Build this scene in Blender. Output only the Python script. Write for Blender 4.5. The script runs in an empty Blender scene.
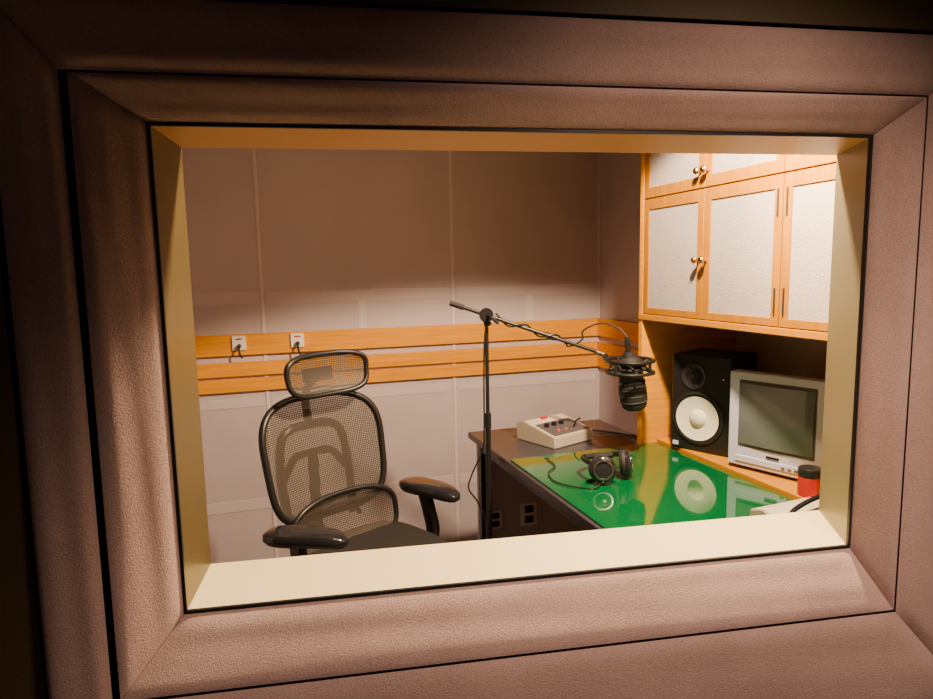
import bpy, bmesh, math, random
from mathutils import Vector, Matrix
random.seed(3)
S=bpy.context.scene
COL=S.collection
H=1.55
FZ=-.07   # floor level
# ---------------------------------------------------------------- materials
def base(name):
    m=bpy.data.materials.new(name); m.use_nodes=True
    nt=m.node_tree; b=nt.nodes['Principled BSDF']; return m,nt,b
def mat(name,col,rough=.5,metal=0.,spec=.5,bump=0.,bscale=200.,var=0.,vscale=5.,coat=0.,emit=None,stretch=(1,1,1)):
    m,nt,b=base(name)
    b.inputs['Base Color'].default_value=(*col,1); b.inputs['Roughness'].default_value=rough
    b.inputs['Metallic'].default_value=metal; b.inputs['Specular IOR Level'].default_value=spec
    b.inputs['Coat Weight'].default_value=coat
    tc=nt.nodes.new('ShaderNodeTexCoord'); mp=nt.nodes.new('ShaderNodeMapping'); mp.inputs['Scale'].default_value=stretch
    nt.links.new(tc.outputs['Object'],mp.inputs['Vector'])
    n=nt.nodes.new('ShaderNodeTexNoise'); n.inputs['Scale'].default_value=vscale; n.inputs['Detail'].default_value=6
    nt.links.new(mp.outputs[0],n.inputs['Vector'])
    r=nt.nodes.new('ShaderNodeValToRGB')
    r.color_ramp.elements[0].position=.3; r.color_ramp.elements[1].position=.7
    v=max(var,.02)
    r.color_ramp.elements[0].color=(*[c*(1-v) for c in col],1); r.color_ramp.elements[1].color=(*[min(1,c*(1+v)) for c in col],1)
    nt.links.new(n.outputs['Fac'],r.inputs[0]); nt.links.new(r.outputs[0],b.inputs['Base Color'])
    if bump>0:
        n2=nt.nodes.new('ShaderNodeTexNoise'); n2.inputs['Scale'].default_value=bscale; n2.inputs['Detail'].default_value=3
        nt.links.new(mp.outputs[0],n2.inputs['Vector'])
        bp=nt.nodes.new('ShaderNodeBump'); bp.inputs['Strength'].default_value=bump; bp.inputs['Distance'].default_value=.003
        nt.links.new(n2.outputs['Fac'],bp.inputs['Height']); nt.links.new(bp.outputs[0],b.inputs['Normal'])
    if emit:
        b.inputs['Emission Color'].default_value=(*emit[:3],1); b.inputs['Emission Strength'].default_value=emit[3]
    return m
def fabric(name,col,var=.12,fs=260,bs=.5):
    m,nt,b=base(name); b.inputs['Roughness'].default_value=.95; b.inputs['Specular IOR Level'].default_value=.12
    b.inputs['Sheen Weight'].default_value=.08
    tc=nt.nodes.new('ShaderNodeTexCoord')
    n1=nt.nodes.new('ShaderNodeTexNoise'); n1.inputs['Scale'].default_value=3; n1.inputs['Detail'].default_value=4
    n2=nt.nodes.new('ShaderNodeTexNoise'); n2.inputs['Scale'].default_value=fs; n2.inputs['Detail'].default_value=4; n2.inputs['Roughness'].default_value=.7
    for n in(n1,n2): nt.links.new(tc.outputs['Object'],n.inputs['Vector'])
    mx=nt.nodes.new('ShaderNodeMath'); mx.operation='MULTIPLY_ADD'; mx.inputs[1].default_value=.5
    nt.links.new(n1.outputs['Fac'],mx.inputs[0])
    m2=nt.nodes.new('ShaderNodeMath'); m2.operation='MULTIPLY'; m2.inputs[1].default_value=.5
    nt.links.new(n2.outputs['Fac'],m2.inputs[0]); nt.links.new(m2.outputs[0],mx.inputs[2])
    r=nt.nodes.new('ShaderNodeValToRGB'); r.color_ramp.elements[0].position=.35; r.color_ramp.elements[1].position=.65
    r.color_ramp.elements[0].color=(*[c*(1-var) for c in col],1); r.color_ramp.elements[1].color=(*[min(1,c*(1+var)) for c in col],1)
    nt.links.new(mx.outputs[0],r.inputs[0]); nt.links.new(r.outputs[0],b.inputs['Base Color'])
    bp=nt.nodes.new('ShaderNodeBump'); bp.inputs['Strength'].default_value=bs; bp.inputs['Distance'].default_value=.002
    nt.links.new(n2.outputs['Fac'],bp.inputs['Height']); nt.links.new(bp.outputs[0],b.inputs['Normal'])
    return m
def meshmat(name,col,scale,thr=.3):
    m,nt,b=base(name); b.inputs['Base Color'].default_value=(*col,1); b.inputs['Roughness'].default_value=.6
    tc=nt.nodes.new('ShaderNodeTexCoord')
    fs=[]
    for ax in('X','Z'):
        w=nt.nodes.new('ShaderNodeTexWave'); w.bands_direction=ax; w.inputs['Scale'].default_value=scale
        w.inputs['Distortion'].default_value=0
        nt.links.new(tc.outputs['Object'],w.inputs['Vector'])
        g=nt.nodes.new('ShaderNodeMath'); g.operation='GREATER_THAN'; g.inputs[1].default_value=thr
        nt.links.new(w.outputs['Fac'],g.inputs[0]); fs.append(g)
    mu=nt.nodes.new('ShaderNodeMath'); mu.operation='MULTIPLY'
    nt.links.new(fs[0].outputs[0],mu.inputs[0]); nt.links.new(fs[1].outputs[0],mu.inputs[1])
    tr=nt.nodes.new('ShaderNodeBsdfTransparent'); mix=nt.nodes.new('ShaderNodeMixShader')
    nt.links.new(mu.outputs[0],mix.inputs[0]); nt.links.new(b.outputs[0],mix.inputs[1]); nt.links.new(tr.outputs[0],mix.inputs[2])
    out=[n for n in nt.nodes if n.type=='OUTPUT_MATERIAL'][0]
    nt.links.new(mix.outputs[0],out.inputs['Surface'])
    return m
M={}
M['pad']=fabric('surround_fabric',(.52,.37,.33),.26,330,1.)
M['wallf']=fabric('wall_fabric',(.56,.49,.53),.08)
M['wallb']=fabric('wall_fabric_batten',(.63,.56,.60),.05)
M['doorf']=fabric('door_fabric',(.46,.41,.415),.16,130,1.)
M['outer']=mat('outer_wall_paint',(.10,.07,.025),.6,bump=.2)
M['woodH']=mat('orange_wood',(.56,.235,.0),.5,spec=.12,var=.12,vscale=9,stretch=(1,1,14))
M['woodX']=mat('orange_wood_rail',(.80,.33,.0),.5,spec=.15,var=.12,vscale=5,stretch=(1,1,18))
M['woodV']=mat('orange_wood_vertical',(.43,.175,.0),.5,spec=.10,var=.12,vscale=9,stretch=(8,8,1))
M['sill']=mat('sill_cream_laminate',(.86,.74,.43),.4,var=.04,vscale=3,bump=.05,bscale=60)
M['head']=mat('head_board_bounce_tint',(.58,.32,.10),.45,var=.04,vscale=3)  # orange of light bounced up to the soffit, put into the colour
M['jamb']=mat('left_jamb_gold_shaded',(.09,.065,.022),.35,var=.08,vscale=3,bump=.05,bscale=60)  # gold lining with the left side's shade darkened into its colour
M['jambr']=mat('right_jamb_khaki_shaded',(.25,.215,.12),.38,var=.06,vscale=3,bump=.05,bscale=60)  # same lining on the right, its weaker shade put into the colour
M['black']=mat('black_plastic',(.016,.016,.017),.35)
M['blackm']=mat('black_matte',(.018,.017,.017),.7,bump=.1)
M['blackw']=mat('speaker_black_vinyl',(.012,.011,.011),.45,bump=.2,bscale=150)
M['gloss']=mat('black_gloss',(.02,.02,.026),.15,coat=.4)
M['green']=mat('green_glass_mat',(.001,.11,.032),.05,spec=.5,coat=.7)
M['desk']=mat('desk_black_laminate',(.045,.043,.056),.3,bump=.05)
M['deskpanel']=mat('desk_grey_panel',(.50,.50,.62),.6)
M['darkgrey']=mat('dark_grey_plastic',(.10,.09,.10),.5)
M['beige']=mat('beige_enamel',(.58,.52,.42),.45)
M['white']=mat('white_plastic',(.9,.88,.86),.4)
M['cone']=mat('white_cone_paper',(.88,.85,.72),.7)
M['silver']=mat('silver_plastic',(.62,.65,.88),.35,metal=.05)
M['screen']=mat('crt_glass',(.14,.16,.17),.08,coat=.8)
M['brass']=mat('brass',(.75,.5,.2),.25,metal=1)
M['chrome']=mat('chrome',(.6,.6,.62),.2,metal=1)
M['red']=mat('red_paint',(.6,.02,.015),.35)
M['redled']=mat('red_led',(.8,.12,.02),.4,emit=(1,.1,.03,.4))
M['chairmesh']=meshmat('chair_mesh_weave',(.075,.060,.048),42,.5)
M['carpet']=mat('carpet',(.20,.16,.16),.95,bump=.8,bscale=150,var=.2,vscale=40)
M['ceil']=mat('ceiling_board',(.26,.20,.15),.9,bump=.3,bscale=60)
M['seam']=mat('seam_tape',(.70,.62,.65),.85)
M['screenprint']=mat('white_label',(.75,.72,.66),.5)
# ---------------------------------------------------------------- mesh helpers
def finish(bm,name,m,parent=None,smooth=False,loc=None):
    bmesh.ops.recalc_face_normals(bm,faces=bm.faces)
    me=bpy.data.meshes.new(name); bm.to_mesh(me); bm.free()
    if smooth:
        for p in me.polygons: p.use_smooth=True
    me.materials.append(M[m] if isinstance(m,str) else m)
    o=bpy.data.objects.new(name,me); COL.objects.link(o)
    if parent: o.parent=parent
    if smooth:
        try:
            mod=o.modifiers.new('ws','WEIGHTED_NORMAL'); mod.keep_sharp=True
        except Exception: pass
        me.set_sharp_from_angle(angle=math.radians(40)) if hasattr(me,'set_sharp_from_angle') else None
    return o
def bbox(bm,a,b,bev=0.,mtx=None):
    t=bmesh.new(); bmesh.ops.create_cube(t,size=1)
    for v in t.verts:
        v.co=Vector([(a[i]+b[i])/2+v.co[i]*(b[i]-a[i]) for i in range(3)])
    if bev>0: bmesh.ops.bevel(t,geom=list(t.edges),offset=bev,segments=3,affect='EDGES',profile=.5)
    if mtx is not None: t.transform(mtx)
    me=bpy.data.meshes.new('t'); t.to_mesh(me); t.free(); bm.from_mesh(me); bpy.data.meshes.remove(me)
def box(name,a,b,m,parent=None,bev=0.,mtx=None):
    bm=bmesh.new(); bbox(bm,a,b,bev,mtx); return finish(bm,name,m,parent,smooth=bev>0)
def boxes(name,lst,m,parent=None,bev=0.):
    bm=bmesh.new()
    for a,b in lst: bbox(bm,a,b,bev)
    return finish(bm,name,m,parent,smooth=bev>0)
def smoothpath(pts,n=8,closed=False):
    P=[Vector(p) for p in pts]; out=[]; L=len(P)
    rng=L if closed else L-1
    for i in range(rng):
        p1=P[i];p2=P[(i+1)%L]
        p0=P[(i-1)%L] if (closed or i>0) else p1*2-p2
        p3=P[(i+2)%L] if (closed or i+2<L) else p2*2-p1
        for k in range(n):
            t=k/n
            out.append(.5*((2*p1)+(-p0+p2)*t+(2*p0-5*p1+4*p2-p3)*t*t+(-p0+3*p1-3*p2+p3)*t**3))
    if not closed: out.append(P[-1])
    return out
def tube(name,pts,r,m,parent=None,closed=False,seg=8,sm=0,flat=1.):
    P=smoothpath(pts,sm,closed) if sm else [Vector(p) for p in pts]
    bm=bmesh.new(); rings=[]; L=len(P); up=None
    for i,p in enumerate(P):
        if closed: t=(P[(i+1)%L]-P[i-1])
        else: t=(P[min(i+1,L-1)]-P[max(i-1,0)])
        t.normalize()
        if up is None:
            a=Vector((0,0,1)) if abs(t.z)<.9 else Vector((1,0,0)); up=(a-t*a.dot(t)).normalized()
        else: up=(up-t*up.dot(t)).normalized()
        s=t.cross(up)
        rr=r[min(len(r)-1,i*len(r)//L)] if isinstance(r,(list,tuple)) else r
        rings.append([bm.verts.new(p+up*math.cos(2*math.pi*k/seg)*rr*flat+s*math.sin(2*math.pi*k/seg)*rr) for k in range(seg)])
    for i in range(L if closed else L-1):
        A=rings[i];B=rings[(i+1)%L]
        for k in range(seg): bm.faces.new((A[k],A[(k+1)%seg],B[(k+1)%seg],B[k]))
    if not closed:
        bm.faces.new(rings[0]); bm.faces.new(rings[-1])
    return finish(bm,name,m,parent,smooth=True)
def lathe(name,prof,m,parent=None,mtx=None,seg=32):
    bm=bmesh.new(); rings=[]
    for r,z in prof:
        if r<1e-5: rings.append([bm.verts.new((0,0,z))])
        else: rings.append([bm.verts.new((r*math.cos(2*math.pi*k/seg),r*math.sin(2*math.pi*k/seg),z)) for k in range(seg)])
    for A,B in zip(rings,rings[1:]):
        for k in range(seg):
            k2=(k+1)%seg
            if len(A)==1 and len(B)==1: continue
            if len(A)==1: bm.faces.new((A[0],B[k],B[k2]))
            elif len(B)==1: bm.faces.new((A[k],A[k2],B[0]))
            else: bm.faces.new((A[k],A[k2],B[k2],B[k]))
    if mtx is not None: bm.transform(mtx)
    return finish(bm,name,m,parent,smooth=True)
def group(name,loc=(0,0,0),rz=0.,rot=None):
    e=bpy.data.objects.new(name,None); e.empty_display_size=.1; COL.objects.link(e)
    e.location=loc; e.rotation_euler=rot if rot else (0,0,rz); return e
def axis_m(p,d):
    d=Vector(d).normalized(); q=Vector((0,0,1)).rotation_difference(d)
    return Matrix.Translation(Vector(p))@q.to_matrix().to_4x4()
# ---------------------------------------------------------------- room shell
XW=2.0; YW=3.5; XL=-1.4; ZC=2.45
O=Vector((-.137,1.09,0)); UD=Vector((.9888,-.1495,0)); ND=Vector((.1495,.9888,0))
def W(u,d,z): return O+UD*u+ND*d+Vector((0,0,z))
ZB=H-.545; ZT=H+.225; UW=1.218; DEP=.17; UF=1.292
def prism(bm,pts,z0,z1):
    lo=[bm.verts.new(W(u,d,z0)) for u,d in pts]; hi=[bm.verts.new(W(u,d,z1)) for u,d in pts]
    n=len(pts); bm.faces.new(lo); bm.faces.new(hi)
    for i in range(n): bm.faces.new((lo[i],lo[(i+1)%n],hi[(i+1)%n],hi[i]))
def wprism(name,lst,m,parent=None):
    bm=bmesh.new()
    for pts,z0,z1 in lst: prism(bm,pts,z0,z1)
    return finish(bm,name,m,parent)
T=.015
wprism('wall_front',[
 ([(-1.24,0),(2.1,0),(2.1,DEP),(-1.24,DEP)],FZ,ZB-T),
 ([(-1.24,0),(2.1,0),(2.1,DEP),(-1.24,DEP)],ZT+T,ZC),
 ([(-1.24,0),(-T,0),(-T,DEP),(-1.24,DEP)],ZB-T,ZT+T),
 ([(UW+T,0),(2.1,0),(2.1,DEP),(UF+T,DEP)],ZB-T,ZT+T)],'outer')
box('wall_back',(XL-.1,YW,FZ),(XW+.1,YW+.1,ZC),'wallf')
box('wall_right',(XW,.95,FZ),(XW+.1,YW,ZC),'wallf')
box('wall_left',(XL-.1,1.5,FZ),(XL,YW,ZC),'wallf')
box('floor',(-3,-2.5,FZ-.05),(3.2,YW+.1,FZ),'carpet')
box('ceiling',(-3,-2.5,ZC),(3.2,YW+.1,ZC+.05),'ceil')
for i,x in enumerate((-.95,.025,1.06)):
    box('trim_%d'%(i+1),(x-.009,YW-.006,FZ),(x+.009,YW+.001,ZC),'seam',bev=.002)
box('trim_4',(XW-.012,YW-.012,FZ),(XW,YW,ZC),'seam',bev=.002)
# battens showing through the stretched fabric
bt=[]
for x0,x1 in((-.93,.01),(.045,1.04),(1.08,1.985)):
    for z0,z1 in((1.40,1.46),(.86,.91),(.30,.36)): bt.append(((x0,YW-.003,z0),(x1,YW+.001,z1)))
    xm=(x0+x1)/2; bt.append(((xm-.022,YW-.003,1.25),(xm+.022,YW+.001,1.40)))
boxes('trim_9',bt,'wallb',bev=.0014)
rails=[(1.139,1.247),(1.03,1.102),(.948,1.015)]
for i,(z0,z1) in enumerate(rails):
    boxes('trim_%d'%(i+5),[((XL,YW-.024,z0),(XW,YW,z1)),((XW-.022,2.33,z0),(XW,YW-.024,z1))],'woodX',bev=.003)
# window lining
win=group('window_1')
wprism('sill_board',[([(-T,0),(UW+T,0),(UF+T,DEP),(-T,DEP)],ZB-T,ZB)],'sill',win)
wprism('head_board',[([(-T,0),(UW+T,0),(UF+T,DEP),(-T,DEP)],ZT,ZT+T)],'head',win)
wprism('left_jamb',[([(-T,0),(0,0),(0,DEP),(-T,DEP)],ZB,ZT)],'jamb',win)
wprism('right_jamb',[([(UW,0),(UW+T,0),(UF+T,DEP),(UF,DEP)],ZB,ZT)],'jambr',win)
g=.004
wprism('rubber_gasket',[([(-g,-.006),(UW+g,-.006),(UW+g,0),(-g,0)],ZB-g,ZB+.001),([(-g,-.006),(UW+g,-.006),(UW+g,0),(-g,0)],ZT-.001,ZT+g),
 ([(-g,-.006),(.001,-.006),(.001,0),(-g,0)],ZB,ZT),([(UW-.001,-.006),(UW+g,-.006),(UW+g,0),(UW-.001,0)],ZB,ZT)],'black',win)
# padded surround (mitred, upholstered; the lower side slopes out towards the control room)
def pad(name,A,B,C,D,h,parent,nu=60,nv=28,pw=5):
    bm=bmesh.new(); A,B,C,D=[Vector(p) for p in(A,B,C,D)]; g=[]
    for i in range(nu+1):
        s=i/nu; row=[]
        for j in range(nv+1):
            t=j/nv; p=(A*(1-s)+B*s)*(1-t)+(D*(1-s)+C*s)*t
            k=(1-abs(2*t-1)**pw)*(1-abs(2*s-1)**60)
            rp=.0007*math.sin(t*9+s*3)+.0004*math.sin(t*15-s*7)
            row.append(bm.verts.new(W(p.x,p.y-(h+rp)*k,p.z)))
        g.append(row)
    for i in range(nu):
        for j in range(nv): bm.faces.new((g[i][j],g[i+1][j],g[i+1][j+1],g[i][j+1]))
    return finish(bm,name,'pad',parent,smooth=True)
def ring(name,inn,out,h):
    par=group(name); bl,br,tr,tl=[Vector(p) for p in inn]; BL,BR,TR,TL=[Vector(p) for p in out]
    q=Vector((.0004,0,0)); z=Vector((0,0,.0004))
    pad('top_pad',tl+q,tr-q,TR-q,TL+q,h,par)
    pad('bottom_pad',bl+q,br-q,BR-q,BL+q,h,par)
    pad('left_pad',bl+z,tl-z,TL-z,BL+z,h,par)
    pad('right_pad',br+z,tr-z,TR-z,BR+z,h,par)
    return par
g=.004
ring('padded_window_surround',[(-g,-.004,ZB-g),(UW+g,-.004,ZB-g),(UW+g,-.004,ZT+g),(-g,-.004,ZT+g)],
     [(-.090,-.062,.898),(1.274,-.062,.898),(1.296,-.038,1.838),(-.095,-.038,1.838)],.008)
ring('padded_outer_surround',[(-.101,-.063,.894),(1.277,-.063,.894),(1.299,-.038,1.841),(-.106,-.038,1.841)],
     [(-.186,-.074,.70),(1.45,-.074,.70),(1.45,-.044,1.94),(-.190,-.044,1.94)],.010)
wprism('trim_8',[([(-1.0,-.05),(-.20,-.05),(-.20,0),(-1.0,0)],FZ,ZC),([(-.2,-.05),(1.46,-.05),(1.46,0),(-.2,0)],1.945,ZC),
 ([(1.46,-.05),(2.05,-.05),(2.05,0),(1.46,0)],FZ,ZC),([(-.2,-.05),(1.46,-.05),(1.46,0),(-.2,0)],FZ,.69)],'outer')
# ---------------------------------------------------------------- built-in cabinet
XC=1.52
cab=group('wall_cabinet')
box('carcass',(XC+.022,1.05,1.345),(XW-.003,2.3,2.38),'woodV',cab)
box('bottom_trim',(XC-.004,1.05,1.335),(XC+.03,2.325,1.358),'woodH',cab,bev=.002)
box('end_panel',(XC,2.303,FZ+.002),(XW-.003,2.328,2.38),'woodX',cab,bev=.001)
for i,(y0,y1) in enumerate([(1.931,2.298),(1.572,1.927),(1.21,1.568),(1.06,1.206)]):
    for j,(z0,z1) in enumerate([(1.361,1.822),(1.827,2.375)]):
        sl=.032; rb=.026 if j==0 else .040; rt=.042
        boxes('door_frame_%d%d'%(i,j),[((XC,y0,z0),(XC+.02,y0+sl,z1)),((XC,y1-sl,z0),(XC+.02,y1,z1)),((XC,y0+sl,z0),(XC+.02,y1-sl,z0+rb)),((XC,y0+sl,z1-rt),(XC+.02,y1-sl,z1))],'woodV',cab,bev=.0015)
        box('door_fabric_%d%d'%(i,j),(XC+.004,y0+sl,z0+rb),(XC+.016,y1-sl,z1-rt),'doorf',cab)
kp=[(0,0),(.006,0),(.005,.012),(.011,.018),(.013,.026),(.009,.031),(0,.032)]
for i,(y,z) in enumerate([(1.948,1.573),(1.91,1.573),(1.948,1.885),(1.91,1.885)]):
    lathe('knob_%d'%i,kp,'brass',cab,axis_m((XC,y,z),(-1,0,0)),16)
for i,(y,z) in enumerate([(1.552,1.74),(1.588,1.74),(1.552,1.44),(1.588,1.44)]):
    tube('hinge_%d'%i,[(XC-.002,y,z-.04),(XC-.002,y,z+.04)],.003,'blackm',cab)
ct=group('wooden_countertop')
box('top',(1.60,1.05,.785),(XW-.003,2.30,.82),'woodH',ct,bev=.003)
boxes('supports',[((1.66,1.07,FZ+.002),(XW-.003,1.095,.785)),((1.66,2.27,FZ+.002),(XW-.003,2.295,.785))],'woodV',ct)
# ---------------------------------------------------------------- desk
dk=group('desk')
box('top',(.905,1.12,.77),(1.597,2.79,.80),'desk',dk,bev=.005)
box('green_glass_sheet',(.918,1.13,.8005),(1.592,2.29,.807),'green',dk,bev=.002)
box('rear_panel',(.93,2.72,.0),(1.56,2.74,.77),'deskpanel',dk)
boxes('legs',[((.93,2.68,FZ+.002),(.96,2.72,.77)),((1.53,2.68,FZ+.002),(1.57,2.72,.77)),((.93,1.2,FZ+.002),(.97,1.26,.77)),((1.53,1.2,FZ+.002),(1.57,1.26,.77))],'black',dk,bev=.004)
box('side_rail',(.935,1.26,.73),(.955,2.66,.77),'black',dk)
for i,(x,z,s) in enumerate([(1.01,.385,1.),(1.18,.39,1.25)]):
    p=group('wall_outlet' if i==0 else 'wall_outlet.001',(x,2.7185,z))
    box('plate',(-.034*s,-.007,-.045*s),(.034*s,0,.045*s),'white',p,bev=.003)
    box('socket_upper',(-.018*s,-.012,.006*s),(.018*s,-.006,.034*s),'black',p,bev=.003)
    box('socket_lower',(-.018*s,-.012,-.034*s),(.018*s,-.006,-.006*s),'black',p,bev=.003)
# ---------------------------------------------------------------- talkback box
def talkbox(name,loc,rz,sc=1.,lever=False):
    p=group(name,loc,rz); p.scale=(sc,sc,sc); w,d=.24,.235; hf,hr=.048,.088
    bm=bmesh.new()
    P=[(0,0,0),(w,0,0),(w,d,0),(0,d,0),(0,0,hf),(w,0,hf),(w,d*.8,hr),(0,d*.8,hr),(w,d,hr-.015),(0,d,hr-.015)]
    v=[bm.verts.new(q) for q in P]
    for f in [(0,1,2,3),(0,1,5,4),(4,5,6,7),(7,6,8,9),(9,8,2,3),(0,4,7,9,3),(1,5,6,8,2)]: bm.faces.new([v[k] for k in f])
    bmesh.ops.bevel(bm,geom=list(bm.edges),offset=.003,segments=2,affect='EDGES')
    finish(bm,'housing','beige',p,smooth=True)
    ang=math.atan2(hr-hf,d*.8); mt=Matrix.Translation((0,0,hf))@Matrix.Rotation(ang,4,'X')
    L=math.hypot(hr-hf,d*.8)
    box('control_panel',(.015,.012,-.001),(w-.015,L*.70,.003),'darkgrey',p,bev=.001,mtx=mt)
    for i in range(3):
        lathe('knob_%d'%i,[(0,0),(.012,0),(.011,.014),(0,.015)],'black',p,mt@Matrix.Translation((.05+.045*i,.10,.003)),16)
    for i in range(3):
        lathe('lamp_%d'%i,[(0,0),(.006,0),(.005,.006),(0,.007)],'redled' if i<2 else 'brass',p,mt@Matrix.Translation((.07+.045*i,.045,.003)),12)
    if lever:
        tube('lever',[mt@Vector((.0,.10,.01)),mt@Vector((.04,.13,.022)),mt@Vector((.12,.15,.03)),mt@Vector((.20,.16,.035))],.007,'gloss',p,sm=5)
    else:
        box('label_strip',(.075,L*.78,-.001),(w-.03,L*.95,.002),'screenprint',p,mtx=mt)
        tube('lever',[mt@Vector((.17,.05,.003)),mt@Vector((.172,.047,.03)),mt@Vector((.178,.03,.05))],.004,'black',p)
        box('push_bar',(.085,L*.86,.002),(.12,L*.93,.012),'red',p,bev=.002,mtx=mt)
    return p
talkbox('talkback_control_box',(1.15,2.37,.8008),math.radians(20))
talkbox('talkback_control_box.001',(1.285,1.165,.808),math.radians(4),.95,True)
tube('audio_cable',[(1.33,2.63,.806),(1.42,2.60,.806),(1.50,2.52,.806),(1.56,2.42,.806),(1.575,2.36,.806)],.004,'black',sm=8)
# ---------------------------------------------------------------- speaker
sa=math.atan2(-.90,.43)
sp=group('studio_monitor_speaker',(1.574,2.172,.8205),sa)
w,hh,dd=.245,.385,.235
box('cabinet',(0,0.004,0),(w,dd,hh),'blackw',sp,bev=.008)
cm=Matrix.Translation((w/2-.008,0.004,.135))@Matrix.Rotation(math.radians(90),4,'X')
lathe('woofer_surround',[(.104,0),(.106,.005),(.098,.008),(.088,.004),(.085,.0)],'black',sp,cm,48)
lathe('woofer_cone',[(.088,.004),(.065,-.002),(.036,-.0035),(.032,.002),(.024,.008),(.010,.011),(0,.012)],'cone',sp,cm@Matrix.Translation((0,0,.004)),48)
tm=Matrix.Translation((w/2-.03,0.004,.30))@Matrix.Rotation(math.radians(90),4,'X')
lathe('tweeter_plate',[(.052,0),(.052,.004),(.046,.005),(.022,.001),(.018,.001)],'gloss',sp,tm,40)
lathe('tweeter_dome',[(.017,.001),(.014,.008),(.007,.012),(0,.013)],'blackm',sp,tm,24)
lathe('level_lamp',[(0,0),(.004,0),(.003,.004),(0,.004)],'chrome',sp,Matrix.Translation((w-.03,0.004,.30))@Matrix.Rotation(math.radians(90),4,'X'),10)
box('badge',(.012,-.001,.015),(.035,.004,.03),'silver',sp)
# ---------------------------------------------------------------- CRT television
ta=math.atan2(-.30,.105)
tv=group('crt_television',(1.612,1.88,.8205),ta)
w,hh=.345,.355
bm=bmesh.new()
bbox(bm,(0,0,0.012),(w,.05,hh),.006)
finish(bm,'front_bezel','silver',tv,smooth=True)
bm=bmesh.new()
sec=[(.048,.006,w-.006,.014,hh-.006),(.16,.02,w-.02,.014,hh-.02),(.20,.05,w-.05,.02,hh-.07),(.255,.08,w-.08,.03,hh-.12)]
R=[[bm.verts.new(q) for q in((x0,y,z0),(x1,y,z0),(x1,y,z1),(x0,y,z1))] for y,x0,x1,z0,z1 in sec]
for A,B in zip(R,R[1:]):
    for k in range(4): bm.faces.new((A[k],A[(k+1)%4],B[(k+1)%4],B[k]))
bm.faces.new(R[0]); bm.faces.new(R[-1])
bmesh.ops.bevel(bm,geom=list(bm.edges),offset=.006,segments=2,affect='EDGES')
finish(bm,'rear_shell','silver',tv,smooth=True)
box('screen_recess',(.036,-.002,.083),(w-.036,.01,hh-.026),'darkgrey',tv,bev=.006)
bm=bmesh.new(); n=14; G=[]
for i in range(n+1):
    row=[]
    for j in range(n+1):
        a=i/n*2-1; b=j/n*2-1
        row.append(bm.verts.new((w/2+a*(w/2-.044),-.003-.010*(1-.5*a*a-.5*b*b),.206+b*.110)))
    G.append(row)
for i in range(n):
    for j in range(n): bm.faces.new((G[i][j],G[i+1][j],G[i+1][j+1],G[i][j+1]))
finish(bm,'screen_glass','screen',tv,smooth=True)
box('control_strip',(.03,-.004,.028),(w-.03,.004,.052),'silver',tv,bev=.003)
box('brand_label',(.145,-.0045,.062),(.19,.002,.069),'black',tv)
for i in range(4): box('button_%d'%i,(.20+.022*i,-.007,.036),(.212+.022*i,-.002,.042),'darkgrey',tv,bev=.001)
box('feet',(.03,.02,0),(w-.03,.16,.014),'black',tv)
# ---------------------------------------------------------------- red tin
rt=group('red_tin_can',(1.638,1.535,.8205))
lathe('body',[(0,0),(.034,0),(.035,.004),(.035,.062),(.034,.066),(0,.066)],'red',rt)
lathe('lid',[(.0355,.064),(.036,.068),(.036,.086),(.033,.09),(0,.09)],'black',rt)
# ---------------------------------------------------------------- headphones
hp=group('headphones',(1.165,1.915,.8085),math.radians(12))
def cup(nm,c,d):
    m=axis_m(c,d)
    lathe(nm+'_ear_pad',[(.022,-.016),(.030,-.022),(.042,-.020),(.048,-.010),(.046,0),(0,0)],'blackm',hp,m)
    lathe(nm+'_shell',[(.046,0),(.048,.006),(.044,.014),(.032,.020),(0,.021)],'gloss',hp,m)
    lathe(nm+'_ring',[(.034,.0195),(.035,.023),(.029,.0235),(.028,.021)],'chrome',hp,m)
cup('left',(-.06,0,.050),(-.55,-.8,.15)); cup('right',(.058,.01,.050),(.7,-.68,.1))
tube('headband',[(-.07,.022,.055),(-.075,.06,.065),(-.05,.12,.06),(.0,.145,.05),(.06,.14,.045),(.10,.10,.055),(.10,.05,.062),(.078,.022,.055)],.007,'black',hp,sm=6,flat=1.5)
tube('headband_pad',[(-.03,.133,.055),(.02,.148,.048),(.06,.140,.045),(.09,.112,.05)],.012,'blackm',hp,sm=6)
tube('cord',[(-.075,-.01,.008),(-.12,-.03,.003),(-.17,.02,.003),(-.19,.10,.003),(-.15,.19,.003),(-.08,.24,.003),(-.05,.33,.003)],.0025,'black',hp,sm=8)
# ---------------------------------------------------------------- mic stand + mic
ms=group('microphone_boom_stand')
PX,PY=.873,2.42
tube('lower_pole',[(PX,PY,FZ+.06),(PX,PY,.95)],.0115,'black',ms,seg=14)
tube('upper_pole',[(PX,PY,.93),(PX,PY,1.37)],.008,'black',ms,seg=12)
tube('pole_clutch',[(PX,PY,.91),(PX,PY,.97)],.014,'black',ms,seg=14)
for i in range(3):
    a=math.radians(120*i); c,s=math.cos(a),math.sin(a)
    tube('leg_%d'%i,[(PX+c*.012,PY+s*.012,FZ+.17),(PX+c*.22,PY+s*.22,FZ+.012)],.008,'black',ms)
    tube('foot_%d'%i,[(PX+c*.215,PY+s*.215,FZ+.013),(PX+c*.235,PY+s*.235,FZ+.013)],.012,'blackm',ms)
tube('leg_hub',[(PX,PY,FZ+.10),(PX,PY,FZ+.20)],.02,'black',ms,seg=14)
c0=Vector((PX,PY,1.372)); tip=Vector((1.285,2.265,1.218)); dirb=(tip-c0).normalized()
tail=c0-dirb*.145
tube('boom',[tail,tip],.0075,'black',ms,seg=12)
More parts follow.
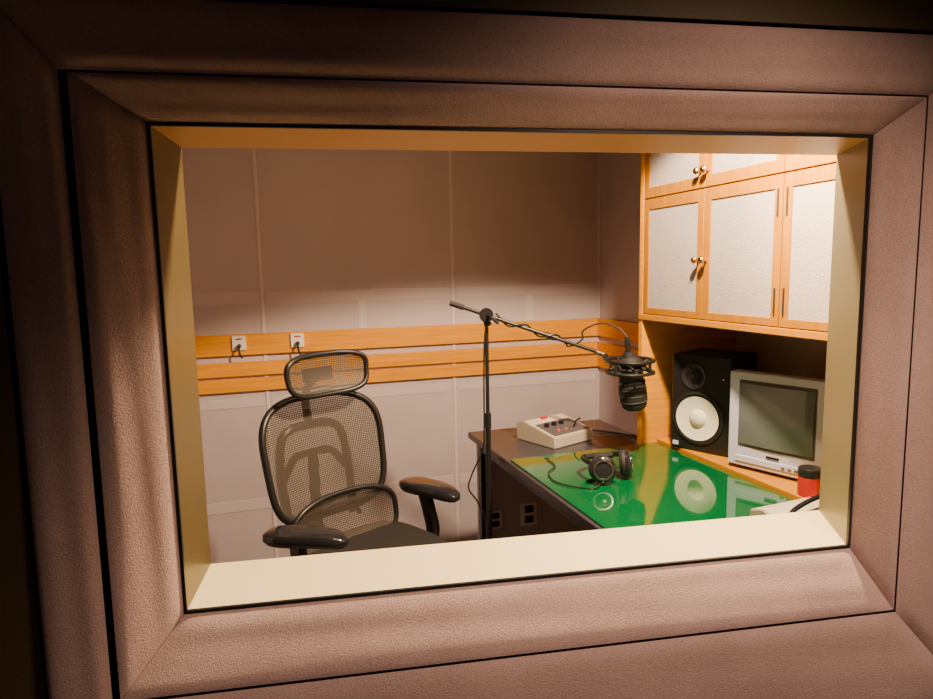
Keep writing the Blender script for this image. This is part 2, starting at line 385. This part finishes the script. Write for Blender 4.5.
tube('counter_grip',[tail-dirb*.01,tail+dirb*.05],.011,'blackm',ms,seg=12)
tube('boom_sleeve',[tip-dirb*.22,tip-dirb*.17],.0115,'black',ms,seg=12)
tube('boom_thin_section',[tip-dirb*.02,tip+dirb*.045],.006,'chrome',ms,seg=12)
lathe('clutch',[(0,-.022),(.026,-.022),(.029,-.01),(.029,.01),(.026,.022),(0,.022)],'black',ms,axis_m(c0,(dirb.y,-dirb.x,0)),20)
tube('clutch_handle',[c0+Vector((0,-.02,0)),c0+Vector((.0,-.05,-.005)),c0+Vector((.03,-.055,-.03))],.007,'black',ms)
tube('clutch_knob',[c0+Vector((0,-.015,-.035)),c0+Vector((0,.01,-.01))],.016,'blackm',ms)
side=Vector((dirb.y,-dirb.x,0)).normalized(); upv=side.cross(dirb)
L=(tip-c0).length; sp_pts=[c0+dirb*(L*k/30)+side*.014*math.cos(k*.75)+upv*.014*math.sin(k*.75) for k in range(2,24)]
tube('boom_cable',[(.855,2.40,1.25),(.865,2.40,1.33)]+sp_pts+[tip-dirb*.06+Vector((0,0,.03)),tip+Vector((-.05,.02,.085)),tip+Vector((.01,-.01,.115)),tip+Vector((.06,-.06,.10)),tip+Vector((.082,-.10,.06))],.0035,'black',ms,sm=4)
tube('stand_cable',[(.855,2.40,1.26),(.851,2.40,1.1),(.849,2.40,.9),(.845,2.41,.82),(.80,2.42,.72),(.785,2.42,.66),(.82,2.41,.60),(.85,2.40,.5),(.85,2.40,.2)],.0035,'black',ms,sm=8)
mc=group('condenser_microphone',(1.37,2.155,0))
mz=1.17
for i,(r,z) in enumerate([(.090,mz+.022),(.090,mz-.024)]):
    tube('mount_ring_%d'%i,[(r*math.cos(a),r*math.sin(a),z) for a in [2*math.pi*k/36 for k in range(36)]],.007,'black',mc,closed=True)
for i,z in enumerate((mz+.012,mz-.012)):
    tube('inner_ring_%d'%i,[(.055*math.cos(a),.055*math.sin(a),z) for a in [2*math.pi*k/30 for k in range(30)]],.006,'black',mc,closed=True)
for k in range(8):
    a=2*math.pi*k/8; b=a+.3
    tube('elastic_%d'%k,[(.09*math.cos(a),.09*math.sin(a),mz+.022),(.055*math.cos(b),.055*math.sin(b),mz),(.09*math.cos(a+.6),.09*math.sin(a+.6),mz-.024)],.004,'blackm',mc)
for k in range(4):
    a=2*math.pi*k/4+.4
    tube('strut_%d'%k,[(.09*math.cos(a),.09*math.sin(a),mz+.022),(.09*math.cos(a),.09*math.sin(a),mz-.024)],.006,'black',mc)
tube('yoke',[(-.056,.088,1.203),(-.075,.065,1.20),(-.08,.035,1.19)],.010,'black',mc)
tilt=Matrix.Translation((0,0,1.17))@Matrix.Rotation(math.radians(-8),4,'Y')@Matrix.Translation((0,0,-1.17))
lathe('body',[(0,1.225),(.020,1.225),(.024,1.205),(.040,1.195),(.046,1.185),(.047,1.12),(.0465,1.112)],'blackm',mc,tilt)
lathe('grille_band',[(.047,1.115),(.053,1.111),(.053,1.103),(.050,1.10)],'gloss',mc,tilt)
lathe('grille',[(.050,1.101),(.054,1.08),(.053,1.035),(.047,1.005),(.036,.995),(0,.993)],'blackm',mc,tilt)
for z in (1.08,1.055,1.03):
    tube('grille_rib_%d'%int(z*1000),[tilt@Vector((.0535*math.cos(a),.0535*math.sin(a),z)) for a in [2*math.pi*k/30 for k in range(30)]],.0012,'darkgrey',mc,closed=True,seg=6)
lathe('plug',[(0,1.285),(.008,1.285),(.011,1.27),(.011,1.225),(0,1.225)],'black',mc,tilt)
# ---------------------------------------------------------------- headphone jack boxes
for i,x in enumerate((-.10,.19)):
    p=group('wall_jack_plate' if i==0 else 'wall_jack_plate.001',(x,YW-.0245,1.195))
    box('plate',(-.034,-.014,-.028),(.034,.0,.046),'white',p,bev=.003)
    box('red_mark',(-.016,-.016,.026),(.016,-.013,.034),'red',p)
    lathe('jack',[(0,0),(.011,0),(.011,.025),(.007,.037),(0,.038)],'black',p,axis_m((0,-.013,-.005),(0,-1,0)),16)
    tube('lead',[(0,-.045,-.005),(0,-.06,-.03),(.004,-.055,-.05),(.012,-.04,-.065)],.005,'black',p,sm=6)
# ---------------------------------------------------------------- office chair
ch=group('office_chair',(.308,2.225,-.0),math.radians(208))
def sup(a,n=3.2):
    c,s=math.cos(a),math.sin(a)
    return (math.copysign(abs(c)**(2/n),c),math.copysign(abs(s)**(2/n),s))
def webpanel(nm,w,h,zc,yfun,tr=.012,n=3.2,taper=0.,fr='black',zf=None,xo=0.):
    def P(sx,sz):
        x=sx*w/2*(1+taper*sz); z=zc+sz*h/2+(zf(sx,sz) if zf else 0)
        return Vector((x+xo,yfun(x,sz),z))
    N=56; bm=bmesh.new(); c=bm.verts.new(P(0,0)); prev=None
    for r in range(1,11):
        rr=[bm.verts.new(P(*[q*r/10 for q in sup(2*math.pi*k/N,n)])) for k in range(N)]
        for k in range(N):
            k2=(k+1)%N
            if prev is None: bm.faces.new((c,rr[k],rr[k2]))
            else: bm.faces.new((prev[k],rr[k],rr[k2],prev[k2]))
        prev=rr
    finish(bm,nm+'_mesh','chairmesh',ch,smooth=True)
    tube(nm+'_frame',[P(*sup(2*math.pi*k/N,n)) for k in range(N)],tr,fr,ch,closed=True,seg=10)
    return P
bk=webpanel('backrest',.505,.425,.862,lambda x,s:-.23-.045*s+.8*x*x,.013,3.8,.05,zf=lambda sx,sz:.018*(1-sx*sx)*max(0,sz))
lb=webpanel('lumbar',.46,.225,.628,lambda x,s:-.140-.015*s+.030*(s*s)+.9*x*x,.010,2.8,.0,xo=-.012)
hd=webpanel('headrest',.345,.150,1.180,lambda x,s:-.215-.012*s+.02*s*s+1.3*x*x,.010,3.4,.04,xo=-.014)
tube('back_arch',[(-.14,-.235,.60),(-.15,-.27,.78),(-.135,-.29,.92),(-.09,-.30,.965),(0,-.30,.972),(.09,-.30,.965),(.135,-.29,.92),(.15,-.27,.78),(.14,-.235,.60)],.017,'black',ch,sm=8)
tube('back_cross',[(-.145,-.27,.78),(-.09,-.285,.85),(-.05,-.29,.865),(.05,-.29,.865),(.09,-.285,.85),(.145,-.27,.78)],.015,'black',ch,sm=6)
tube('spine',[(0,-.06,.50),(0,-.20,.50),(0,-.275,.58),(0,-.285,.75),(0,-.29,.86)],.024,'black',ch,sm=6,flat=.6)
tube('headrest_stem',[(0,-.30,.965),(0,-.325,1.05),(0,-.30,1.12),(0,-.235,1.17)],.016,'black',ch,sm=6)
box('headrest_bracket',(-.07,-.260,1.15),(.05,-.230,1.20),'black',ch,bev=.006)
tube('lumbar_arm_a',[(-.14,-.25,.66),(-.12,-.19,.64),(-.10,-.14,.635)],.01,'black',ch)
tube('lumbar_arm_b',[(.14,-.25,.66),(.12,-.19,.64),(.10,-.14,.635)],.01,'black',ch)
bm=bmesh.new(); N=44
def SP(sx,sy,zo):
    return Vector((sx*.25-.01,.05+sy*.24,.552+.015*sx*sx-.045*max(0,sy-.4)**2*2+zo))
def ringv(f,zo): return [bm.verts.new(SP(*[q*f for q in sup(2*math.pi*k/N,3.4)],zo)) for k in range(N)]
seq=[(.02,.004),(.5,.004),(.85,.006),(.95,.006),(1.,-.008),(.99,-.03),(.9,-.045),(.4,-.045),(.02,-.045)]
rs=[ringv(f,z) for f,z in seq]
for A,B in zip(rs,rs[1:]):
    for k in range(N): bm.faces.new((A[k],A[(k+1)%N],B[(k+1)%N],B[k]))
bm.faces.new(rs[0]); bm.faces.new(rs[-1])
finish(bm,'seat','blackm',ch,smooth=True)
box('tilt_mechanism',(-.09,-.12,.42),(.09,.14,.51),'black',ch,bev=.015)
tube('gas_lift',[(0,0,FZ+.10),(0,0,.30)],.028,'black',ch,seg=16)
tube('gas_piston',[(0,0,.29),(0,0,.43)],.015,'chrome',ch,seg=16)
for i in range(5):
    a=2*math.pi*i/5+.3; c,s=math.cos(a),math.sin(a)
    tube('base_leg_%d'%i,[(c*.02,s*.02,FZ+.13),(c*.15,s*.15,FZ+.115),(c*.29,s*.29,FZ+.075)],.02,'black',ch,sm=4)
    tube('caster_stem_%d'%i,[(c*.28,s*.28,FZ+.08),(c*.28,s*.28,FZ+.045)],.008,'black',ch)
    for j in(-1,1):
        lathe('caster_%d_%d'%(i,j+1),[(0,-.009),(.025,-.009),(.028,0),(.025,.009),(0,.009)],'black',ch,axis_m((c*.28-s*.016*j,s*.28+c*.016*j,FZ+.029),(-s,c,0)),18)
for sx,nm,rot,oz,ox,oy in((-1,'left',8,.0,-.025,.0),(1,'right',38,-.010,-.030,.02)):
    bm=bmesh.new(); N=32; rsx=[]; ca,sa_=math.cos(math.radians(rot)),math.sin(math.radians(rot))
    for f,z in [(.02,.735),(.6,.736),(.9,.732),(1,.722),(1,.706),(.92,.695),(.02,.695)]:
        row=[]
        for k in range(N):
            q=sup(2*math.pi*k/N,2.6); lx=q[0]*f*(.054-.010*q[1]); ly=q[1]*f*.142
            row.append(bm.verts.new((sx*.285+ox+lx*ca-ly*sa_,.035+oy+lx*sa_+ly*ca,z+oz-.014*max(0,q[1]*f)**2)))
        rsx.append(row)
    for A,B in zip(rsx,rsx[1:]):
        for k in range(N): bm.faces.new((A[k],A[(k+1)%N],B[(k+1)%N],B[k]))
    bm.faces.new(rsx[0]); bm.faces.new(rsx[-1])
    finish(bm,nm+'_arm_pad','gloss',ch,smooth=True)
    tube(nm+'_arm_post',[(sx*.10+ox,-.01,.47),(sx*.22+ox,.03,.475),(sx*.285+ox,.045,.53),(sx*.292+ox,.02,.62),(sx*.287+ox,.0,.69)],.036,'black',ch,sm=6,flat=.6)
# ---------------------------------------------------------------- lights
LX,LY,LZ=1.12,1.42,2.34
def downlight(nm,x,y):
    dl=group(nm,(x,y,0))
    lathe('housing',[(.03,ZC-.002),(.09,ZC-.002),(.085,LZ+.02),(.075,LZ+.02),(.03,LZ+.06)],'white',dl)
downlight('ceiling_downlight',LX,LY); downlight('ceiling_downlight.001',.98,1.20)
def light(kind,name,loc,energy,col,**k):
    l=bpy.data.lights.new(name,kind); l.energy=energy; l.color=col
    for a,b in k.items(): setattr(l,a,b)
    o=bpy.data.objects.new(name,l); COL.objects.link(o); o.location=loc; return o
def aim(o,t): o.rotation_euler=(Vector(t)-o.location).to_track_quat('-Z','Y').to_euler()
s=light('SPOT','booth_downlight_lamp',(LX,LY,LZ),360,(1,.72,.44),spot_size=math.radians(137),spot_blend=.16,shadow_soft_size=.05)
aim(s,(LX+.0,LY+.0,0))
s2=light('SPOT','cabinet_accent_lamp',(.98,1.20,LZ),230,(1,.66,.30),spot_size=math.radians(58),spot_blend=.9,shadow_soft_size=.04)
aim(s2,(1.52,1.34,1.92))
a=light('AREA','booth_fill_light',(.1,2.3,2.40),2,(1,.64,.36),size=.6)  # unseen fill light, added to lift the booth evenly
c=light('SPOT','control_room_lamp',(.85,.0,2.38),130,(1,.68,.50),spot_size=math.radians(80),spot_blend=1.,shadow_soft_size=.12)
aim(c,(.62,1.0,.62))
w=bpy.data.worlds.new('World'); S.world=w; w.use_nodes=True
w.node_tree.nodes['Background'].inputs[0].default_value=(1,.75,.68,1); w.node_tree.nodes['Background'].inputs[1].default_value=.035
# ---------------------------------------------------------------- camera
cd=bpy.data.cameras.new('Camera'); cam=bpy.data.objects.new('Camera',cd); COL.objects.link(cam); S.camera=cam
cd.sensor_width=36; cd.lens=36*640/933; cd.clip_start=.02
yaw=math.radians(18); pit=math.radians(7); rol=math.radians(1.08)
fw=Vector((math.sin(yaw)*math.cos(pit),math.cos(yaw)*math.cos(pit),-math.sin(pit)))
rt_=Vector((math.cos(yaw),-math.sin(yaw),0)); up=rt_.cross(fw)
cx=rt_*math.cos(rol)-up*math.sin(rol); cy=up*math.cos(rol)+rt_*math.sin(rol)
R=Matrix((cx,cy,-fw)).transposed().to_4x4()
cam.matrix_world=Matrix.Translation((0,0,H))@R
